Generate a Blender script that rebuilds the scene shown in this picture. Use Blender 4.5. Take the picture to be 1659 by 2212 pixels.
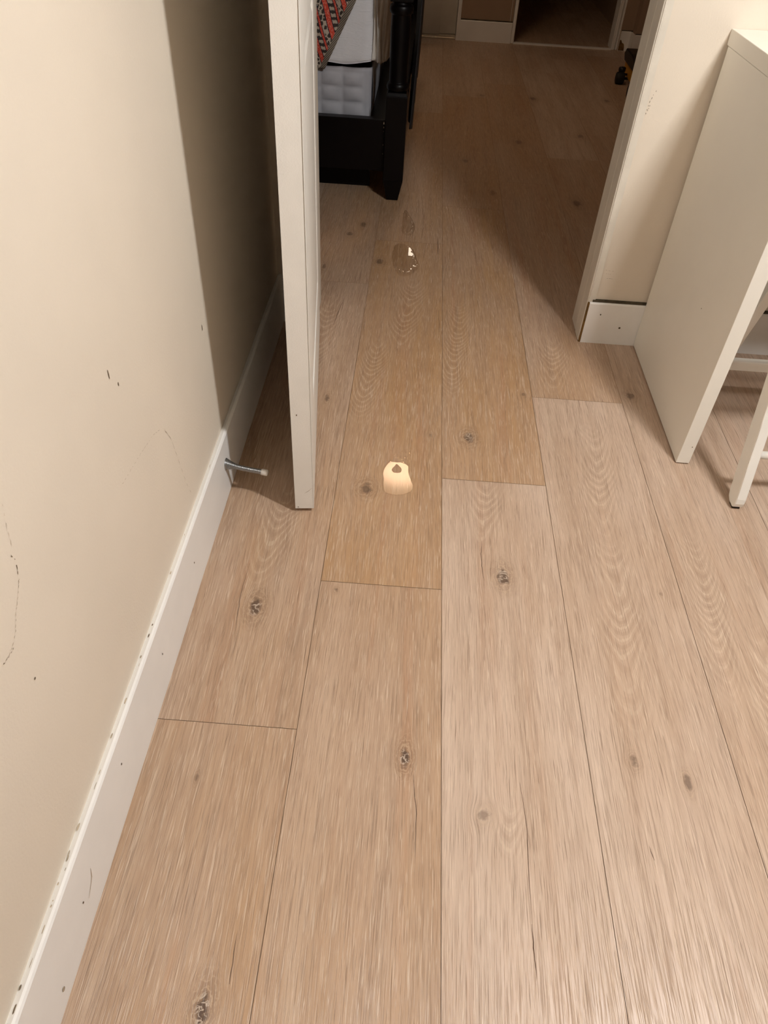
import bpy, bmesh, math, random
import numpy as np
from mathutils import Matrix, Vector

for o in list(bpy.data.objects): bpy.data.objects.remove(o)
scene = bpy.context.scene
COL = scene.collection

# ------------------------------------------------------------------ camera
PITCH, ROLL, YAW, FPX, HCAM = 0.76034, 0.06161, -0.01637, 1577.14, 1.046
F = Vector((math.sin(YAW)*math.cos(PITCH), math.cos(YAW)*math.cos(PITCH), -math.sin(PITCH)))
R = Vector((math.cos(YAW), -math.sin(YAW), 0)); U = R.cross(F)
R2 = math.cos(ROLL)*R + math.sin(ROLL)*U
U2 = -math.sin(ROLL)*R + math.cos(ROLL)*U
cam = bpy.data.cameras.new('camera'); co = bpy.data.objects.new('camera', cam); COL.objects.link(co)
M = Matrix.Identity(4)
for i in range(3):
    M[i][0] = R2[i]; M[i][1] = U2[i]; M[i][2] = -F[i]
M[0][3], M[1][3], M[2][3] = 0, 0, HCAM
co.matrix_world = M
cam.sensor_fit = 'HORIZONTAL'; cam.sensor_width = 36; cam.lens = FPX*36/1659
cam.clip_start = 0.02
scene.camera = co

# ------------------------------------------------------------------ world, exposure, lamp settings
w = bpy.data.worlds.new('World'); scene.world = w; w.use_nodes = True
w.node_tree.nodes['Background'].inputs[0].default_value = (0.01, 0.008, 0.006, 1)
w.node_tree.nodes['Background'].inputs[1].default_value = 0.3
vs = scene.view_settings
scene.display_settings.display_device = 'sRGB'
vs.view_transform = 'Standard'; vs.look = 'None'; vs.gamma = 1; vs.exposure = 0.0
vs.use_curve_mapping = False
GLOBE_STRENGTH = 378.0
GLOBE_COLOR = (1.0, 0.985, 0.97)
GLOBES = [(0.85, 0.530, 1.86), (0.945, 0.465, 1.86), (1.04, 0.40, 1.86)]
DOME_STRENGTH = 27.0
DOME_COLOR = (1.0, 0.68, 0.42)
DOME_AT = (0.030, 3.96, 2.42)

# ------------------------------------------------------------------ node helpers
class NT:
    def __init__(s, name):
        s.m = bpy.data.materials.new(name); s.m.use_nodes = True
        s.t = s.m.node_tree; s.t.nodes.clear()
        s.out = s.t.nodes.new('ShaderNodeOutputMaterial')
    def n(s, kind, **kw):
        nd = s.t.nodes.new(kind)
        for k, v in kw.items():
            setattr(nd, k, v)
        return nd
    def put(s, sock, v):
        if isinstance(v, bpy.types.NodeSocket): s.t.links.new(v, sock)
        elif v is not None:
            if hasattr(sock, 'default_value'):
                try: sock.default_value = v
                except Exception: sock.default_value = (*v, 1) if len(v) == 3 else v
    def math(s, op, a, b=None, c=None, clamp=False):
        nd = s.n('ShaderNodeMath', operation=op, use_clamp=clamp)
        s.put(nd.inputs[0], a)
        if b is not None: s.put(nd.inputs[1], b)
        if c is not None: s.put(nd.inputs[2], c)
        return nd.outputs[0]
    def noise(s, vec, scale, detail=2, rough=.5, dist=0):
        nd = s.n('ShaderNodeTexNoise')
        s.put(nd.inputs['Vector'], vec)
        nd.inputs['Scale'].default_value = scale; nd.inputs['Detail'].default_value = detail
        nd.inputs['Roughness'].default_value = rough; nd.inputs['Distortion'].default_value = dist
        return nd.outputs['Fac']
    def ramp(s, v, lo, hi, a=0.0, b=1.0, smooth=True):
        nd = s.n('ShaderNodeMapRange', clamp=True)
        if smooth: nd.interpolation_type = 'SMOOTHSTEP'
        s.put(nd.inputs[0], v)
        for i, x in enumerate((lo, hi, a, b)): nd.inputs[i+1].default_value = x
        return nd.outputs[0]
    def mix(s, f, a, b, mode='MIX'):
        nd = s.n('ShaderNodeMix', data_type='RGBA', blend_type=mode)
        s.put(nd.inputs[0], f)
        for sock, v in ((nd.inputs[6], a), (nd.inputs[7], b)):
            s.put(sock, (*v, 1) if isinstance(v, tuple) and len(v) == 3 else v)
        return nd.outputs[2]
    def xyz(s, x, y, z):
        nd = s.n('ShaderNodeCombineXYZ')
        for i, v in enumerate((x, y, z)): s.put(nd.inputs[i], v)
        return nd.outputs[0]
    def attr(s, name):
        nd = s.n('ShaderNodeAttribute'); nd.attribute_name = name
        return nd.outputs['Fac']
    def obj(s):
        return s.n('ShaderNodeTexCoord').outputs['Object']
    def scale(s, vec, sc):
        nd = s.n('ShaderNodeMapping'); s.put(nd.inputs[0], vec); nd.inputs[3].default_value = sc
        return nd.outputs[0]
    def bump(s, h, strength, dist):
        nd = s.n('ShaderNodeBump'); s.put(nd.inputs['Height'], h)
        nd.inputs['Strength'].default_value = strength; nd.inputs['Distance'].default_value = dist
        return nd.outputs[0]
    def principled(s, color, rough=.5, spec=.5, normal=None, metallic=0, sheen=0):
        b = s.n('ShaderNodeBsdfPrincipled')
        s.put(b.inputs['Base Color'], (*color, 1) if isinstance(color, tuple) and len(color) == 3 else color)
        s.put(b.inputs['Roughness'], rough); s.put(b.inputs['Specular IOR Level'], spec)
        b.inputs['Metallic'].default_value = metallic
        if normal is not None: s.put(b.inputs['Normal'], normal)
        if sheen: b.inputs['Sheen Weight'].default_value = sheen
        s.t.links.new(b.outputs[0], s.out.inputs[0])
        return s.m

def lin(r, g, b):
    f = lambda c: (c/255/12.92) if c/255 <= .04045 else ((c/255+.055)/1.055)**2.4
    return (f(r), f(g), f(b))

def plain(name, rgb, rough=.5, spec=.5, bump=0.0, bscale=300, vary=0.04, metallic=0, vscale=6):
    t = NT(name); c = t.obj()
    v = t.noise(c, vscale, 3, .6)
    col = t.mix(t.ramp(v, .3, .7), tuple(x*(1-vary) for x in rgb), tuple(min(1, x*(1+vary)) for x in rgb))
    nm = t.bump(t.noise(c, bscale, 2, .5), bump, .001) if bump else None
    return t.principled(col, rough, spec, nm, metallic)

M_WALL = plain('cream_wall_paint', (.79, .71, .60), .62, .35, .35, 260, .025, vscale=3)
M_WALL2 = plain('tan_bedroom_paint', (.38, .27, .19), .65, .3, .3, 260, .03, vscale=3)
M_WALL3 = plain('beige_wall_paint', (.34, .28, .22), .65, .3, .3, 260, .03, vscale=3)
M_TRIM = plain('white_trim_paint', (.92, .91, .89), .38, .5, .12, 90, .02, vscale=9)
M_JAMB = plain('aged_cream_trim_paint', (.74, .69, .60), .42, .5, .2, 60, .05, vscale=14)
M_DOOR = plain('white_door_paint', (.88, .86, .81), .42, .5, .22, 420, .02, vscale=12)
M_LAMINATE = plain('white_laminate', (.90, .87, .79), .40, .5, .05, 700, .01)
M_CHAIR = plain('white_painted_wood', (.92, .90, .84), .42, .5, .1, 120, .02)
M_BLACK = plain('black_stained_wood', (.003, .0022, .0024), .36, .16, .06, 160, .2)
M_RUBBER = plain('black_rubber', (.012, .011, .010), .6, .4)
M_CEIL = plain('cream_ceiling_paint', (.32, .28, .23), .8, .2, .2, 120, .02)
M_DARKGAP = plain('dark_caulk_gap', (.085, .07, .045), .8, .2, vary=.3, vscale=40)
M_RAW = plain('raw_brown_edge', (.20, .11, .035), .8, .2, vary=.3, vscale=40)
M_SCUFF = plain('scuff_mark', (.16, .12, .08), .8, .2, vary=.3, vscale=60)
M_SCUFF_LIGHT = plain('faint_crack', (.47, .39, .29), .8, .2, vary=.3, vscale=60)
M_STEEL = plain('zinc_steel', (.42, .43, .44), .32, .5, vary=.05, metallic=1)
M_TIP = plain('white_rubber', (.78, .74, .68), .5, .4)
M_CLOSET = plain('off_white_closet_panel', (.62, .57, .50), .45, .5)
M_TRACK = plain('brushed_metal_track', (.75, .68, .58), .3, .5, metallic=1)
M_YELLOW = plain('yellow_plastic', (.62, .28, .012), .42, .5, vary=.06)
M_TOYBLACK = plain('black_plastic', (.010, .009, .010), .35, .5)
M_SHEET = plain('ivory_sheet', (.72, .68, .62), .85, .2, .15, 900, .05, vscale=20)
M_DRAPE = plain('black_cloth', (.014, .013, .014), .6, .4, .1, 300, .2)
M_SEAM = plain('plank_joint', (.30, .20, .125), .8, .2, vary=.1)
M_CRACK = plain('plank_check', (.16, .105, .075), .8, .2, vary=.25, vscale=60)
M_BRASS = plain('brushed_nickel', (.6, .57, .52), .3, .5, metallic=1)

def emit(name, col, st):
    t = NT(name); e = t.n('ShaderNodeEmission')
    e.inputs[0].default_value = (*col, 1); e.inputs[1].default_value = st
    t.t.links.new(e.outputs[0], t.out.inputs[0]); return t.m

# ------------------------------------------------------------------ mesh builder
ROOT = {}
class MB:
    def __init__(s): s.v = []; s.f = []; s.mi = []; s.smooth = []
    def face(s, idx, mi=0, sm=False): s.f.append(tuple(idx)); s.mi.append(mi); s.smooth.append(sm)
    def verts(s, vs):
        b = len(s.v); s.v += [tuple(v) for v in vs]; return b
    def box(s, a, b, mi=0):
        (x0, y0, z0), (x1, y1, z1) = a, b
        k = s.verts([(x0,y0,z0),(x1,y0,z0),(x1,y1,z0),(x0,y1,z0),(x0,y0,z1),(x1,y0,z1),(x1,y1,z1),(x0,y1,z1)])
        for q in ((0,3,2,1),(4,5,6,7),(0,1,5,4),(1,2,6,5),(2,3,7,6),(3,0,4,7)): s.face([k+i for i in q], mi)
        return s
    def prism(s, poly, fn, t0, t1, mi=0, sm=False):
        """poly: 2-D points; fn(u,v,t) -> xyz"""
        n = len(poly); k = s.verts([fn(u, v, t0) for u, v in poly] + [fn(u, v, t1) for u, v in poly])
        s.face([k+i for i in range(n)][::-1], mi); s.face([k+n+i for i in range(n)], mi)
        for i in range(n):
            j = (i+1) % n; s.face((k+i, k+j, k+n+j, k+n+i), mi, sm)
        return s
    def beam(s, p, q, wx, wy, up=(1,0,0), mi=0):
        p, q = Vector(p), Vector(q); d = (q-p).normalized()
        a = Vector(up); a = (a-a.dot(d)*d).normalized(); b = d.cross(a)
        k = s.verts([c+sx*a*wx/2+sy*b*wy/2 for c in (p, q) for sx, sy in ((-1,-1),(1,-1),(1,1),(-1,1))])
        for f in ((0,3,2,1),(4,5,6,7),(0,1,5,4),(1,2,6,5),(2,3,7,6),(3,0,4,7)): s.face([k+i for i in f], mi)
        return s
    def tube(s, pts, r, n=12, mi=0, cap=True):
        pts = [Vector(p) for p in pts]; rr = r if isinstance(r, (list, tuple)) else [r]*len(pts)
        ref = None; rings = []
        for i, p in enumerate(pts):
            d = (pts[min(i+1, len(pts)-1)]-pts[max(i-1, 0)]).normalized()
            if ref is None:
                ref = d.orthogonal().normalized()
            ref = (ref-ref.dot(d)*d).normalized(); b = d.cross(ref)
            rings.append(s.verts([p+rr[i]*(math.cos(2*math.pi*j/n)*ref+math.sin(2*math.pi*j/n)*b) for j in range(n)]))
        for a, b in zip(rings, rings[1:]):
            for j in range(n):
                k = (j+1) % n; s.face((a+j, a+k, b+k, b+j), mi, True)
        if cap:
            s.face([rings[0]+j for j in range(n)][::-1], mi); s.face([rings[-1]+j for j in range(n)], mi)
        return s
    def lathe(s, prof, origin, axis=(0,0,1), n=32, mi=0):
        o = Vector(origin); ax = Vector(axis).normalized()
        return s.tube([o+ax*h for r, h in prof], [max(r, 1e-5) for r, h in prof], n, mi)
    def grid(s, fn, nu, nv, mi=0, flip=False):
        k = s.verts([fn(i/nu, j/nv) for j in range(nv+1) for i in range(nu+1)])
        for j in range(nv):
            for i in range(nu):
                a = k+j*(nu+1)+i; q = (a, a+1, a+nu+2, a+nu+1)
                s.face(q[::-1] if flip else q, mi, True)
        return s
    def ribbon(s, pts, normal, wid, mi, lift=.0006):
        n = Vector(normal); pts = [Vector(p)+n*lift for p in pts]; m = len(pts); L = []
        for i, p in enumerate(pts):
            d = (pts[min(i+1, m-1)]-pts[max(i-1, 0)]).normalized(); b = n.cross(d)
            ww = wid*(.25+.75*math.sin(math.pi*min(1, max(0, i/(m-1))))) / 2
            L += [p-b*ww, p+b*ww]
        k = s.verts(L)
        for i in range(m-1): s.face((k+2*i, k+2*i+1, k+2*i+3, k+2*i+2), mi)
        return s
    def dot(s, p, normal, a, b, mi, lift=.0006):
        n = Vector(normal); e = n.orthogonal().normalized()
        e = Vector((0,0,1)) if abs(n.z) < .5 else Vector((0,1,0)); g = n.cross(e); p = Vector(p)+n*lift
        k = s.verts([p+e*a*math.cos(t)+g*b*math.sin(t) for t in [i*math.pi/4 for i in range(8)]])
        s.face([k+i for i in range(8)], mi); return s
    def build(s, name, mats, parent=None, bevel=0, seg=2, subsurf=0, recalc=True):
        off = Vector(ROOT.get(parent.name if parent else None, (0, 0, 0)))
        me = bpy.data.meshes.new(name)
        me.from_pydata([tuple(Vector(v)-off) for v in s.v], [], s.f)
        mats = mats if isinstance(mats, (list, tuple)) else [mats]
        for m in mats: me.materials.append(m)
        for p, i, sm in zip(me.polygons, s.mi, s.smooth): p.material_index = i; p.use_smooth = sm
        if recalc:
            bm = bmesh.new(); bm.from_mesh(me); bmesh.ops.recalc_face_normals(bm, faces=bm.faces); bm.to_mesh(me); bm.free()
        me.update()
        o = bpy.data.objects.new(name, me); COL.objects.link(o)
        if parent: o.parent = parent; ROOT[o.name] = off
        if bevel:
            b = o.modifiers.new('bevel', 'BEVEL'); b.width = bevel; b.segments = seg; b.limit_method = 'ANGLE'; b.angle_limit = math.radians(40)
        if subsurf:
            u = o.modifiers.new('sub', 'SUBSURF'); u.levels = subsurf; u.render_levels = subsurf
        return o

def struct(o): o['kind'] = 'structure'; return o
def tag(o, label, cat, group=None):
    o['label'] = label; o['category'] = cat
    if group: o['group'] = group
    return o
def thing(name, loc, label, cat, group=None):
    o = bpy.data.objects.new(name, None); COL.objects.link(o); o.location = loc; o.empty_display_size = .1
    ROOT[o.name] = tuple(loc); return tag(o, label, cat, group)

# ------------------------------------------------------------------ floor
W = 0.228; X0 = 0.1025
SEAMS = {-2: [.59, 2.114, 3.64, 5.16], -1: [.90, 2.44, 3.97, 5.49], 0: [1.22, 2.78, 4.30], 1: [1.56, 3.08, 4.60],
         2: [.36, 1.884, 3.41, 4.93], 3: [.72, 2.25, 3.77, 5.29]}
YMIN, YMAX = -4.0, 8.0
rng = np.random.default_rng(7)
# knots on the boards: x, y, half width, half length, darkness
KNOTS = [(-.177,2.561,.010,.022,.75),(-.218,2.475,.012,.016,.7),(-.275,2.214,.006,.02,.6),(-.182,1.492,.006,.014,.8),(.165,1.374,.012,.019,.95),
 (-.061,1.169,.013,.017,.85),(-.235,.827,.011,.020,1.0),(.221,.945,.011,.021,1.0),(.046,.557,.0075,.016,1.1),(.165,.476,.0085,.010,.55),
 (.403,.579,.0055,.010,.7),(.48,.551,.006,.012,.7),(-.185,.212,.0085,.019,1.1),(.309,1.569,.005,.009,.55),(.584,1.597,.011,.014,.75),
 (-.102,2.275,.012,.020,.7),(.075,1.372,.005,.008,.45),(.52,.93,.004,.006,.45),(-.262,.50,.003,.007,.6),(-.094,.88,.004,.006,.7),
 (.20,3.3,.012,.02,.6),(.62,2.9,.016,.03,.8),(.70,2.2,.014,.02,.6),(.45,3.6,.016,.03,.7),(.58,4.35,.02,.03,.8),(.75,3.75,.016,.03,.7),(.31,4.35,.016,.02,.6),(.98,4.4,.016,.03,.7),(.30,2.95,.012,.03,.45)]
# cathedral figures: plank column, x, y, y half extent, x half width, phase slope
CATHS = [(0,.140,1.78,.22,.035,420),(-1,-.086,1.60,.17,.035,420),(2,.605,.90,.17,.035,440),(1,.452,1.26,.17,.04,330),(-2,-.235,1.02,.13,.04,330),
         (0,.20,.455,.035,.025,520),(2,.665,.72,.12,.04,330),(1,.43,.85,.2,.04,260),(-2,-.24,1.72,.3,.04,300),(0,.19,1.12,.1,.035,300),(-1,.00,1.95,.2,.04,300),(1,.40,1.72,.12,.04,340)]
TONE = {(-2,0):.66,(-2,1):.56,(-2,2):.80,(-1,0):.64,(-1,1):.90,(-1,2):.85,(0,0):.22,(0,1):.86,(0,2):.80,(1,0):.26,(1,1):.60,(1,2):.7,(2,1):.30,(2,2):.6,(3,1):.25}

def build_floor():
    V = []; Fc = []; A = {k: [] for k in ('gu','gy','seed','tone','kd','kk','ph','cm')}
    off = 0
    gap = .00045
    for n in range(-8, 20):
        xa = X0+(n)*W; xb = xa+W
        seams = SEAMS.get(n) or sorted([float(rng.uniform(-3.9, -2.4))+1.524*i for i in range(0, 8)])
        seams = [min(seams)-1.524*i for i in (3,2,1)]+seams if min(seams) > -1 else seams
        ys = [YMIN]+[s for s in seams if YMIN+.05 < s < YMAX-.05]+[YMAX]
        while ys[-1]-ys[-2] > 1.7: ys.insert(-1, ys[-2]+1.524)
        for i in range(len(ys)-1):
            ya, yb = ys[i], ys[i+1]
            fine = -2 <= n <= 3 and ya < 3.2
            dx, dy = (.004, .006) if fine else ((.012, .02) if -2 <= n <= 5 and ya < 6 else (.06, .12))
            nx = max(2, int(round(W/dx))); ny = max(2, int(round((yb-ya)/dy)))
            gx = np.linspace(xa+gap, xb-gap, nx+1); gyv = np.linspace(ya+gap, yb-gap, ny+1)
            XX, YY = np.meshgrid(gx, gyv)
            u = XX.copy(); y = YY
            kd = np.full(XX.shape, 9.0); kk = np.zeros(XX.shape)
            for (kx, ky, rw, rl, dk) in KNOTS:
                if not (xa <= kx < xb): continue
                if ky < ya-.1 or ky > yb+.1: continue
                ddx = (XX-kx)/rw; ddy = (YY-ky)/rl
                d = np.sqrt(ddx**2+ddy**2)
                u -= (XX-kx)*.6*np.exp(-(ddx/2.4)**2-(ddy/1.9)**2)
                m = d < kd; kk[m] = dk; kd = np.minimum(kd, d)
            # slow wander of the grain
            s = float(rng.uniform(0, 50))
            u = u+.006*np.sin(YY*2.1+s)+.003*np.sin(YY*5.3+s*2+XX*20)
            ph = np.zeros(XX.shape); cm = np.zeros(XX.shape)
            for (cn, cx, cy, ey, ex, sl) in CATHS:
                if cn != n or not (ya-.05 < cy < yb+.05): continue
                xr = XX-cx-.012*np.sin((YY-cy)*9)
                mask = np.exp(-(np.abs(xr)/ex)**3)*np.exp(-(np.abs(YY-cy)/ey)**4)
                p = .58*sl*((YY-cy)-95*xr**2/(1+np.abs(xr)*16))+2.5*np.sin(YY*31+s)
                better = mask > cm
                ph = np.where(better, p, ph); cm = np.maximum(cm, mask)
            tone = TONE.get((n, sum(q <= ya+.01 for q in SEAMS.get(n, []))), float(rng.uniform(.2, .65)))
            N = XX.size
            V.append(np.stack([XX.ravel(), YY.ravel(), np.zeros(N)], 1))
            idx = np.arange(N).reshape(XX.shape)+off
            Fc.append(np.stack([idx[:-1,:-1].ravel(), idx[:-1,1:].ravel(), idx[1:,1:].ravel(), idx[1:,:-1].ravel()], 1))
            off += N
            for k, a in (('gu', u), ('gy', YY), ('kd', np.minimum(kd, 9)), ('kk', kk), ('ph', ph), ('cm', cm)): A[k].append(a.ravel())
            A['seed'].append(np.full(N, s)); A['tone'].append(np.full(N, tone))
    V = np.concatenate(V); Fc = np.concatenate(Fc)
    # base under the joints and hairline checks in the boards
    extra = []; ef = []; em = []
    def addq(q, mi):
        b = len(V)+len(extra); extra.extend(q); ef.append((b, b+1, b+2, b+3)); em.append(mi)
    xa, xb = X0-8*W, X0+20*W
    addq([(xa, YMIN, -.0015), (xb, YMIN, -.0015), (xb, YMAX, -.0015), (xa, YMAX, -.0015)], 1)
    def crack(pts, wid):
        P = []
        for (a, b) in zip(pts, pts[1:]):
            for t in np.linspace(0, 1, 6)[:-1]: P.append((a[0]+(b[0]-a[0])*t+random.uniform(-.0006, .0006), a[1]+(b[1]-a[1])*t))
        P.append(pts[-1]); m = len(P)
        for i in range(m-1):
            w0 = wid*math.sin(math.pi*(i+.2)/(m+.4))/2; w1 = wid*math.sin(math.pi*(i+1.2)/(m+.4))/2
            (ax, ay), (bx, by) = P[i], P[i+1]
            addq([(ax-w0, ay, .00025), (ax+w0, ay, .00025), (bx+w1, by, .00025), (bx-w1, by, .00025)], 2)
    random.seed(3)
    crack([(-.258,.745),(-.263,.80),(-.268,.86),(-.266,.93)], .0011)
    crack([(.184,.915),(.181,.96),(.180,1.0),(.183,1.03)], .0011)
    crack([(.0655,.40),(.066,.47),(.060,.53)], .0011)
    crack([(.222,.34),(.224,.41),(.226,.46),(.221,.53)], .0011)
    crack([(.2225,.27),(.222,.30),(.222,.335)], .0014)
    crack([(-.190,2.02),(-.199,1.93),(-.206,1.85)], .0015)
    crack([(.092,1.98),(.094,1.85)], .0011); crack([(.085,2.5),(.088,2.36)], .002)
    crack([(.40,.45),(.403,.43)], .001); crack([(-.16,.30),(-.158,.24)], .001)
    allv = np.concatenate([V, np.array(extra)]); allf = np.concatenate([Fc, np.array(ef)])
    me = bpy.data.meshes.new('floor')
    me.vertices.add(len(allv)); me.vertices.foreach_set('co', allv.astype(np.float32).ravel())
    me.loops.add(allf.size); me.loops.foreach_set('vertex_index', allf.astype(np.int32).ravel())
    me.polygons.add(len(allf)); me.polygons.foreach_set('loop_start', np.arange(0, allf.size, 4, dtype=np.int32))
    mi = np.zeros(len(allf), np.int32); mi[len(Fc):] = em
    me.polygons.foreach_set('material_index', mi)
    me.update(calc_edges=True); me.validate()
    for k, a in A.items():
        at = me.attributes.new(k, 'FLOAT', 'POINT')
        at.data.foreach_set('value', np.concatenate(a+[np.zeros(len(extra))]).astype(np.float32))
    t = NT('oak_vinyl_planks')
    gu, gy, sd, tn, kd, kk, ph, cm = [t.attr(k) for k in ('gu','gy','seed','tone','kd','kk','ph','cm')]
    v = t.xyz(gu, gy, sd)
    broad = t.noise(t.scale(v, (34, 1.5, 1)), 1, 3, .55, .4)
    mid = t.noise(t.scale(v, (130, 3.2, 1)), 1, 2, .55, .3)
    fine = t.noise(t.scale(v, (640, 10, 1.7)), 1, 2, .6, .2)
    fine2 = t.noise(t.scale(v, (640, 20, 2.3)), 1, 2, .6, .5)
    patch = t.noise(t.scale(v, (9, 2.2, 1.3)), 1, 2, .5)
    zone = t.noise(t.scale(v, (26, .9, 2.1)), 1, 3, .6, .3)
    hair = t.noise(t.scale(v, (1050, 17, 1.1)), 1, 2, .6, .3)
    cr = t.n('ShaderNodeValToRGB'); t.put(cr.inputs[0], t.math('ADD', tn, t.ramp(patch, .25, .75, -.16, .16), clamp=True))
    e = cr.color_ramp.elements
    e[0].position = 0; e[0].color = (*lin(214, 192, 174), 1)
    e[1].position = 1; e[1].color = (*lin(186, 148, 108), 1)
    m_ = e.new(.55); m_.color = (*lin(192, 163, 138), 1)
    base = cr.outputs[0]
    base = t.mix(t.ramp(broad, .40, .72, 0, .38), base, lin(166, 138, 115))
    base = t.mix(t.math('MULTIPLY', t.ramp(zone, .52, .76, 0, .5), t.ramp(tn, .0, .8, .5, 1.0)), base, lin(178, 132, 98))
    base = t.mix(t.ramp(zone, .42, .22, 0, .35), base, lin(214, 192, 170))
    base = t.mix(t.ramp(mid, .46, .74, 0, .24), base, lin(150, 122, 100))
    pores = t.ramp(fine, .50, .72)
    base = t.mix(t.math('MULTIPLY', pores, .40), base, lin(120, 94, 74))
    hairs = t.ramp(hair, .56, .72)
    base = t.mix(t.math('MULTIPLY', hairs, .55), base, lin(112, 87, 68))
    flecks = t.math('MULTIPLY', t.ramp(fine2, .53, .68), t.ramp(mid, .3, .6, .35, 1))
    base = t.mix(t.math('MULTIPLY', flecks, .52), base, lin(232, 212, 190))
    # cathedral figure
    sn = t.math('SINE', t.math('ADD', ph, t.math('MULTIPLY', t.noise(t.scale(v, (60, 20, 1)), 1, 3), 5.0)))
    ringl = t.math('MULTIPLY', t.math('MULTIPLY', t.ramp(sn, .62, .98), t.ramp(fine2, .36, .62, .12, 1)), cm)
    base = t.mix(t.math('MULTIPLY', t.ramp(sn, -.2, -.9, 0, 1), t.math('MULTIPLY', cm, .22)), base, lin(150, 121, 96))
    base = t.mix(t.math('MULTIPLY', ringl, .55), base, lin(222, 202, 178))
    # knots
    kn = t.math('ADD', kd, t.ramp(t.noise(t.scale(v, (170, 80, 1)), 1, 3, .6), .25, .75, -.45, .45, False))
    halo = t.math('MULTIPLY', t.ramp(kn, 3.2, .9), t.math('MULTIPLY', kk, .38))
    base = t.mix(halo, base, lin(128, 98, 74))
    rings = t.math('MULTIPLY', t.math('MULTIPLY', t.ramp(t.math('SINE', t.math('MULTIPLY', kn, 11.0)), .3, .95), t.ramp(kn, 3.4, 1.2)), .35)
    base = t.mix(t.math('MULTIPLY', rings, kk), base, lin(216, 190, 160))
    core = t.math('MULTIPLY', t.ramp(kn, 1.15, .55), t.math('MULTIPLY', kk, .82), clamp=True)
    base = t.mix(core, base, lin(84, 64, 52))
    vein = t.math('MULTIPLY', t.math('MULTIPLY', t.ramp(t.math('ABSOLUTE', t.math('SUBTRACT', t.noise(t.scale(v, (95, 60, 1)), 1, 3, .6, 1.0), .5)), .045, .01), t.ramp(kd, 1.25, .7)), t.ramp(kk, .85, 1.0))
    base = t.mix(t.math('MULTIPLY', vein, .75), base, lin(214, 196, 178))
    hgt = t.math('SUBTRACT', t.math('ADD', t.math('MULTIPLY', mid, .5), t.math('MULTIPLY', flecks, .35)), t.math('ADD', t.math('MULTIPLY', pores, .6), t.math('MULTIPLY', hairs, .5)))
    rough = t.math('ADD', t.math('MULTIPLY', pores, .15), .36)
    m = t.principled(base, rough, .5, t.bump(hgt, .45, .0011))
    for x in (m, M_SEAM, M_CRACK): me.materials.append(x)
    o = bpy.data.objects.new('floor', me); COL.objects.link(o); return struct(o)
build_floor()

# ------------------------------------------------------------------ room shell
LW = -0.358; WY0, WY1 = 1.862, 1.983; FARY = 5.66; CZ = 2.42
NX = (1, 0, 0)
b = MB(); b.box((LW-.10, -4.0, -.002), (LW, WY1, CZ))
def wl(y, z): return (LW, y, z)
b.dot(wl(.740,.539), NX, .007, .0012, 1); b.dot(wl(1.133,.382), NX, .006, .0014, 1); b.dot(wl(.409,.383), NX, .0016, .0016, 1)
b.dot(wl(.76,.512), NX, .003, .0012, 1)
def dashes(pts, nrm, wid, mi, n, fill, seed):
    """a broken hairline along a polyline"""
    rr = random.Random(seed); P = [Vector(p) for p in pts]; L = [0]
    for a, c in zip(P, P[1:]): L.append(L[-1]+(c-a).length)
    def at(d):
        for i in range(len(P)-1):
            if d <= L[i+1]: return P[i].lerp(P[i+1], (d-L[i])/(L[i+1]-L[i]))
        return P[-1]
    for k in range(n):
        d0 = L[-1]*k/n; d1 = d0+L[-1]/n*fill*rr.uniform(.5, 1.3)
        q = [at(d0+(min(d1, L[-1])-d0)*t/3)+Vector([(0 if abs(c) > .5 else rr.uniform(-.0007, .0007)) for c in nrm]) for t in range(4)]
        b.ribbon(q, nrm, wid, mi)
dashes([wl(.452,.524), wl(.455,.514), wl(.453,.506), wl(.449,.496)], NX, .0010, 1, 4, .7, 1)
dashes([wl(.449,.494), wl(.438,.482), wl(.424,.470), wl(.414,.457), wl(.402,.448), wl(.391,.447), wl(.379,.448)], NX, .0008, 2, 16, .75, 2)
dashes([wl(.402,.446), wl(.391,.446), wl(.379,.449)], NX, .0009, 1, 5, .5, 3)
dashes([wl(.47,.575), wl(.462,.55), wl(.458,.528)], NX, .0006, 2, 5, .6, 4)
dashes([wl(.70,.395), wl(.77,.387), wl(.83,.377), wl(.86,.365)], NX, .0007, 2, 16, .6, 5)
dashes([wl(.875,.355), wl(.895,.32), wl(.912,.25), wl(.925,.20), wl(.942,.155)], NX, .0008, 2, 9, .8, 6)
struct(b.build('wall_left', [M_WALL, M_SCUFF, M_SCUFF_LIGHT], recalc=False))
NY = (0, -1, 0)
b = MB(); b.box((LW-.10, WY0, -.002), (-.2705, WY1, CZ)); b.box((.4995, WY0, -.002), (4.5, WY1, CZ)); b.box((-.2705, WY0, 2.06), (.4995, WY1, CZ))
for p in ([(.512,.21),(.524,.208),(.536,.207)], [(.516,.2),(.522,.199),(.53,.198)], [(.52,.187),(.530,.187),(.538,.186)]):
    dashes([(x, WY0, z) for x, z in p], NY, .0009, 2, 3, .8, int(p[0][1]*1000))
dashes([(.508, WY0, .582), (.510, WY0, .605), (.515, WY0, .622), (.521, WY0, .635)], NY, .0011, 1, 7, .45, 9)
dashes([(.5105, WY0, .588), (.513, WY0, .603)], NY, .0010, 1, 3, .5, 10)
struct(b.build('wall_front', [M_WALL, M_SCUFF, M_SCUFF_LIGHT], recalc=False))
b = MB(); b.box((4.4, -4.0, -.002), (4.5, WY0, CZ)); struct(b.build('wall_right', M_WALL3))
b = MB(); b.box((LW-.1, -4.1, -.002), (4.5, -4.0, CZ)); struct(b.build('wall_back', M_WALL3))
b = MB(); b.box((LW-.1, -4.1, CZ), (4.5, WY1, CZ+.1)); struct(b.build('ceiling', M_CEIL))
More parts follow.
